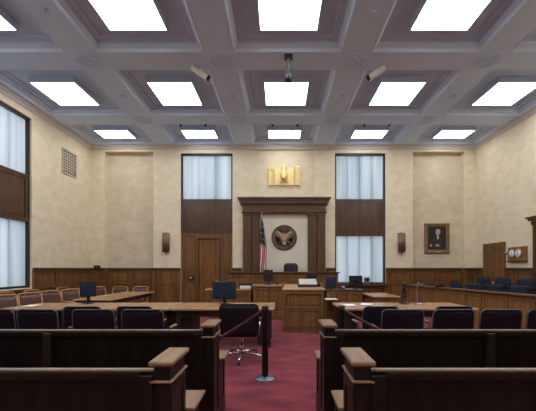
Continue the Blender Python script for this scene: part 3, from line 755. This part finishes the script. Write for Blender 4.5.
for o in list(COL.objects):
    if o.name.startswith('wooden_armchair'): o.scale = (1, 1, .88 if 'panelled back wall' in o['label'] else .94)
# judge armchair
t = thing('leather_armchair', 'black leather high-backed armchair behind the judge bench', 'chair', (.42, 11.42, .60), PI)
yf = lambda x, z: -.24 + .5 * x * x - .12 * (z - .5)
MB().shell(.50, .50, 1.09, .11, .12, yf).build('backrest', M['leather'], t)
b = MB(); b.prism([(-.26, -.22), (.26, -.22), (.28, .24), (-.28, .24)], .42, .52, 'xy'); b.build('seat', M['leather'], t, .03)
for s in (-1, 1): MB().box(s * .31 - .035, s * .31 + .035, -.2, .2, .48, .70).build('armrest', M['leather'], t, .02)
MB().lathe([(.04, .06), (.04, .42), (.1, .42)], n=14).build('column', M['chrome'], t)
for k in range(5):
    a = 2 * PI * k / 5; MB().tube([(0, 0, .09), (.28 * math.cos(a), .28 * math.sin(a), .03)], [.03, .02], 8).build('leg', M['black'], t)

# ------------------------------------------------------------------ pews
def pew(label, xa, far, y0):
    # xa: outer face of the aisle end, far: the other end; y0: rear face of the back
    s = 1 if far > xa else -1
    t = thing('pew', label, 'pew', (0, y0, 0))
    def bx(b, a, c, *r): b.box(min(a, c), max(a, c), *r)
    A = xa + s * .09
    b = MB(); bx(b, A, far, .03, .055, .12, .93)
    k = A
    stl = [A, A + s * .05]
    xsn = [A] + [xa + s * (1.44 + 1.5 * q) for q in range(4) if abs(xa + s * (1.44 + 1.5 * q)) < abs(far)]
    for q, x in enumerate(xsn): bx(b, x, x + s * .08, -.015, .03, .12, .92)
    xe = xsn[1:] + [far]
    for x, x2 in zip(xsn, xe):
        bx(b, x + s * .08, x2, .005, .03, .89, .93); bx(b, x + s * .08, x2, .0, .03, .12, .26)
    b.build('backrest', M['pew'], t, .004)
    for x in xsn[1:]:
        b = MB(); bx(b, x, x + s * .066, -.03, -.01, .12, .925); b.build('joint_strip', M['pew_h'], t, .006)
    b = MB(); bx(b, A, far, .010, .046, .935, .949); b.build('top_rail', M['pew_rail'], t, .004)
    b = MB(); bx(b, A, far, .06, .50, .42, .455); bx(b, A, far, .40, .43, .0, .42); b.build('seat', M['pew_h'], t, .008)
    for X in (xa, far - s * .09):
        X2 = X + s * .09; lo, hi = min(X, X2), max(X, X2)
        e = MB(); e.box(lo, hi, .0, .27, 0, .97); e.box(lo - .012, hi + .012, -.012, .285, 0, .10)
        e.box(lo, hi, .27, .60, 0, .60); e.box(lo - .012, hi + .012, .27, .615, 0, .10)
        for y0_, y1_, z0_, z1_ in ((0, .05, .10, .86), (.22, .27, .10, .86), (.55, .60, .10, .60)): e.box(lo - .008, hi + .008, y0_ - (.005 if y0_ == 0 else 0), y1_ + (.004 if y1_ in (.27, .6) else 0), z0_, z1_)
        for y0_, y1_, z0_, z1_ in ((.05, .22, .10, .17), (.05, .22, .79, .86), (.27, .55, .53, .60), (.27, .55, .10, .17)): e.box(lo - .008, hi + .008, y0_ - (.005 if y0_ == 0 else 0), y1_ + (.004 if y1_ in (.27, .6) else 0), z0_, z1_)
        en = e.build('end_panel', M['pew'], t, .004)
        MB().box(lo - .016, hi + .016, -.02, .29, .880, .893).build('moulding', M['pew_cap'], en, .006)
        MB().box(lo - .022, hi + .022, -.028, .31, .972, 1.0).build('end_cap', M['pew_cap'], en, .010)
        MB().box(lo + (.005 if s < 0 else -.035), hi + (.06 if s < 0 else -.005), .29, .60, .60, .622).build('armrest', M['pew_cap'], en, .006)
    return t
for y0, nm in ((1.79, 'nearest pew'), (2.95, 'second pew')):
    pew(f'{nm} on the window side of the aisle, dark with pale cap', -.59, -6.4, y0)
    pew(f'{nm} on the jury box side of the aisle, dark with pale cap', .41, 5.6, y0)

# stanchions
def stanchion(label, x, y, end):
    t = thing('stanchion', label, 'stanchion', (x, y, 0))
    MB().lathe([(.0, .0), (.148, 0), (.148, .010), (.135, .020), (.05, .034), (.033, .045), (0, .045)], n=32).build('base', M['base_metal'], t)
    MB().lathe([(.043, .04), (.043, .91), (.048, .915), (.048, .985), (.04, .995), (0, .995)], n=20).build('post', M['black'], t)
    e = Vector(end) - Vector((x, y, 0)); a = Vector((e.x * .04, e.y * .04, .95))
    h = Vector((0, 0, .019)); b = MB(); n = 14; vs = []
    for i in range(n + 1):
        p = a.lerp(e, i / n); p.z -= .015 * math.sin(PI * i / n)
        for dy in (-.0015, .0015): vs += [p + h + Vector((dy, dy, 0)), p - h + Vector((dy, dy, 0))]
    fs = []
    for i in range(n):
        q = 4 * i; fs += [(q, q + 1, q + 5, q + 4), (q + 2, q + 6, q + 7, q + 3), (q, q + 4, q + 6, q + 2), (q + 1, q + 3, q + 7, q + 5)]
    b._add(vs, fs, True); b.build('belt', M['belt'], t)
    b = MB(); b.box(e.x - .02, e.x + .02, e.y - .02, e.y + .02, e.z - .03, e.z + .03); b.build('belt_clip', M['chrome'], t, .005)
stanchion('black stanchion in the aisle, belt running to the window-side pew end', -.19, 4.5, (-.635, 3.50, .76))
stanchion('black stanchion behind the jury-side pew end, belt sloping to the pew', .85, 4.5, (1.18, 3.40, .80))

# ------------------------------------------------------------------ wall things
def sconce(label, x):
    t = thing('wall_sconce', label, 'wall lamp', (x, YB, 2.11))
    MB().box(-.05, .05, -.05, 0, .0, .70).build('back_plate', M['sconce'], t, .004)
    pts = [(.13 * math.cos(PI + PI * k / 10), -.04 + .10 * math.sin(PI + PI * k / 10)) for k in range(11)]
    b = MB(); b.prism(pts, .0, .68, 'xy', True); b.build('lamp_shade', M['sconce'], t)
    b = MB()
    for k in range(1, 10): b.tube([(pts[k][0], pts[k][1], .03), (pts[k][0], pts[k][1], .65)], .008, 6)
    b.build('reeding', M['bronze_mid'], t)
    b = MB(); b.lathe([(0, -.12), (.02, -.10), (.03, -.06), (.02, -.03), (.05, 0), (0, .0)], (0, -.06, 0), 12); b.build('finial', M['bronze_mid'], t)
sconce('bronze wall sconce between the plain niche and the panelled doorway', -4.12)
sconce('bronze wall sconce between the curtained window and the portrait niche', 4.47)

t = thing('portrait', 'framed oil portrait of a white-haired man in a dark suit', 'picture', (5.88, YB + .24, 2.06))
w, h = .465, 1.12
b = MB(); prof = [(0, 0), (0, -.05), (.035, -.075), (.07, -.055), (.10, -.06), (.135, -.03), (.135, 0)]
loops = []
vs = []
for i, y in prof: vs += [(-w + i, y, i), (w - i, y, i), (w - i, y, h - i), (-w + i, y, h - i)]
b._add(vs, [(k * 4 + j, k * 4 + (j + 1) % 4, k * 4 + 4 + (j + 1) % 4, k * 4 + 4 + j) for k in range(len(prof) - 1) for j in range(4)]); b.build('frame', M['frame_gold'], t)
cv = MB().box(-w + .12, w - .12, -.02, -.005, .12, h - .12).build('canvas', M['canvas'], t)
b = MB(); b.prism([(-.30, .14), (.30, .14), (.27, .46), (.16, .60), (.07, .64), (0, .64), (-.12, .58), (-.24, .46)], -.022, -.02, 'xz'); b.build('painted_suit', M['suit'], cv)
def ell(cx, cz, rx, rz, n=18): return [(cx + rx * math.cos(2 * PI * k / n), cz + rz * math.sin(2 * PI * k / n)) for k in range(n)]
b = MB(); b.prism(ell(.04, .80, .085, .105), -.0235, -.022, 'xz'); b.build('painted_hair', M['hair'], cv)
b = MB(); b.prism(ell(.03, .765, .068, .10), -.025, -.0235, 'xz'); b.build('painted_face', M['skin'], cv)
MB().prism(ell(.02, .30, .07, .04), -.025, -.0235, 'xz').build('painted_hand', M['skin'], cv)
MB().prism(ell(-.22, .30, .035, .05), -.025, -.0235, 'xz').build('painted_hand', M['skin'], cv)
b = MB(); b.prism([(.0, .64), (.07, .64), (.04, .50)], -.0245, -.0225, 'xz'); b.build('painted_collar', M['paper'], cv)
MB().box(-.11, .11, -.085, -.06, .03, .075).build('name_plate', M['gold_dark'], t, .003)

# clocks box on right wall
t = thing('clock_case', 'wooden wall case with two round white clock dials', 'clock', (XR, 9.92, 1.73), -PI / 2)
MB().box(-.37, .37, -.07, 0, 0, .42).build('case', M['jury'], t, .008)
MB().box(-.39, .39, -.10, 0, -.03, 0.0).build('shelf', M['panel_h'], t, .004)
for x in (-.17, .10):
    d = MB().lathe([(0, -.095), (.11, -.095), (.115, -.08), (.115, -.07)], (x, 0, .22), 28, 'y').build('dial', M['clockface'], t)
    MB().lathe([(.11, -.09), (.12, -.105), (.13, -.09), (.13, -.07)], (x, 0, .22), 28, 'y').build('bezel', M['steel'], d)
    b = MB(); b.box(x - .006, x + .006, -.10, -.096, .21, .30); b.box(x - .006, x + .06, -.10, -.096, .214, .224); b.build('hands', M['black'], d)
MB().lathe([(0, -.11), (.05, -.10), (.05, 0)], (-.42, 0, .26), 16, 'y').build('bell', M['steel'], t)

# air grille on left wall
t = thing('air_grille', 'square metal air grille high on the window wall', 'vent', (XL, 10.85, 4.58), PI / 2)
MB().box(-.33, .33, -.005, 0, 0, .75).build('backing', M['grille_dark'], t)
b = MB()
for a, c, z0, z1 in ((-.37, -.32, -.03, .78), (.32, .37, -.03, .78)): b.box(a, c, -.03, 0, z0, z1)
b.box(-.32, .32, -.03, 0, -.03, .02); b.box(-.32, .32, -.03, 0, .73, .78); b.build('frame', M['grille'], t)
b = MB()
for k in range(1, 6): b.box(-.32 + k * .107 - .018, -.32 + k * .107 + .018, -.022, -.004, .02, .73)
for k in range(1, 8): b.box(-.32, .32, -.024, -.004, .02 + k * .089 - .018, .02 + k * .089 + .018)
b.build('slats', M['grille'], t)
# small fixtures
t = thing('wall_speaker', 'small black box on the panelling ledge in the back corner by the grille', 'box', (-6.62, YB - .06, 1.484)); t.name = 'equipment_box'
MB().box(-.11, .11, -.04, .04, 0, .13).build('case', M['black_gloss'], t, .01)
MB().box(-.09, .09, -.043, -.04, .03, .11).build('front_mesh', M['grille_dark'], t)
t = thing('wall_switch', 'square black call button with a pale centre beside the panelled door', 'switch', (-3.24, YB + .065, 1.06)); t.name = 'call_button'
MB().box(-.09, .09, -.02, .005, 0, .19).build('plate', M['black'], t, .006)
MB().lathe([(0, -.035), (.03, -.03), (.03, -.02)], (0, 0, .10), 14, 'y').build('button', M['white'], t)

def bullet_cam(label, loc, rz, tilt):
    t = thing('security_camera', label, 'camera', loc, rz)
    MB().lathe([(.05, 0), (.05, -.02), (.02, -.03), (.018, -.10), (0, -.10)], n=16).build('mount', M['white'], t)
    mx = Matrix.Translation((0, 0, -.12)) @ Matrix.Rotation(tilt, 4, 'X')
    b = MB(mx); b.lathe([(0, -.24), (.06, -.24), (.065, -.23), (.065, .17), (.06, .18), (0, .18)], n=18, axis='y'); bd = b.build('body', M['white'], t)
    b = MB(mx); b.lathe([(0, .20), (.06, .20), (.067, .19), (.067, .13)], n=18, axis='y'); b.build('lens', M['black_gloss'], bd)
    return t
bullet_cam('white bullet camera on the ceiling beam, second column from the window wall', (-1.74, 7.42, 6.0), -PI / 2 + .45, -.42)
bullet_cam('white bullet camera on the ceiling beam, fourth column from the window wall', (2.16, 7.42, 6.0), PI / 2 - .45, -.42)
t = thing('ceiling_camera', 'camera hanging on a short pole from the beam over the aisle', 'camera', (.20, 6.98, 6.0))
MB().box(-.085, .085, -.06, .06, -.07, 0).build('mount', M['black'], t, .01)
MB().tube([(0, 0, -.05), (0, 0, -.42)], .045, 12).build('pole', M['grey'], t)
h_ = MB().box(-.075, .075, -.09, .09, -.53, -.41).build('head', M['black'], t, .012)
MB().lathe([(0, -.12), (.035, -.115), (.04, -.09)], (0, 0, -.47), 14, 'y').build('lens', M['grey'], h_)

s0 = None; cn = ['beside the grille corner bay', 'over the panelled doorway', 'over the seal', 'over the curtained window', 'over the portrait']
for ci in (1, 2, 3):
    for k, dx in enumerate((-.39, .39)):
        x = CX + (ci - 2) * cp + dx
        L = f'small black spotlight on the beam {cn[ci]}, ' + ('nearer the windows' if k == 0 else 'nearer the jury box')
        if s0 is None:
            s0 = thing('spotlight', L, 'spotlight', (x, 10.31, 6.0))
            MB().lathe([(.03, .0), (.03, -.02), (.04, -.05), (.03, -.05), (.02, -.03), (0, -.03)], n=16).build('can', M['black'], s0)
            MB().box(-.015, .015, .02, .045, -.02, .0).build('bracket', M['black'], s0)
        else: clone(s0, L, (x, 10.31, 6.0))
p0 = None
for bi, x in enumerate(beamx):
    for yy, ylab in ((5.74, 'first bay in view'), (8.60, 'middle bay')):
        L = f'tiny round ceiling sprinkler, {ylab}, beam {["closest to the window wall", "second from the window wall", "third from the window wall", "closest to the jury box wall"][bi]}'
        if p0 is None:
            p0 = thing('ceiling_sprinkler', L, 'sprinkler', (x + .05, yy, 6.0)); MB().lathe([(.06, 0), (.06, -.008), (.02, -.012), (.012, -.04), (.03, -.045), (0, -.05)], n=16).build('body', M['ceil_in'], p0)
        else: clone(p0, L, (x + .05, yy, 6.0))

GR = {'ceiling_light': 'ceiling lights in the coffers', 'ceiling_sprinkler': 'sprinklers on the ceiling beams', 'spotlight': 'spotlights on the last ceiling beam',
      'wooden_armchair': 'wood-framed armchairs on the window side', 'pew': 'pews facing the bench', 'stanchion': 'stanchions by the aisle', 'wall_sconce': 'bronze sconces on the back wall',
      'counsel_table': 'counsel tables', 'reflection_sheet': 'reflection sheets on the counsel tables', 'monitor': 'monitors in the courtroom', 'microphone': 'microphones on the benches', 'curtain': 'sheer curtains', 'security_camera': 'bullet cameras on the ceiling beam'}
for o in list(COL.objects):
    if o.parent is None and o.get('category'):
        k = o.name.split('.')[0]
        if k in GR: o['group'] = GR[k]
        elif k == 'swivel_chair': o['group'] = 'jury box chairs' if 'slate' in o['label'] else 'dark conference chairs'

# ------------------------------------------------------------------ light, world, camera
wd = bpy.data.worlds.new('sky'); S.world = wd; wd.use_nodes = True
bg = wd.node_tree.nodes['Background']; bg.inputs[0].default_value = (.70, .85, 1.0, 1); bg.inputs[1].default_value = 1.25

cam = bpy.data.cameras.new('camera'); co = bpy.data.objects.new('camera', cam); COL.objects.link(co)
co.location = (0, 0, 1.5); co.rotation_euler = (PI / 2, 0, 0)
cam.sensor_width = 36; cam.lens = 36 * 330 / 536; cam.shift_x = -11 / 536; cam.shift_y = 63 / 536; cam.clip_start = .05
S.camera = co
S.view_settings.view_transform = 'Standard'; S.view_settings.look = 'None'; S.view_settings.gamma = 1; S.view_settings.use_curve_mapping = False
S.view_settings.exposure = 0
S.cycles.max_bounces = 10; S.cycles.diffuse_bounces = 6; S.cycles.transmission_bounces = 6
S.cycles.use_denoising = True; S.cycles.sample_clamp_indirect = 6
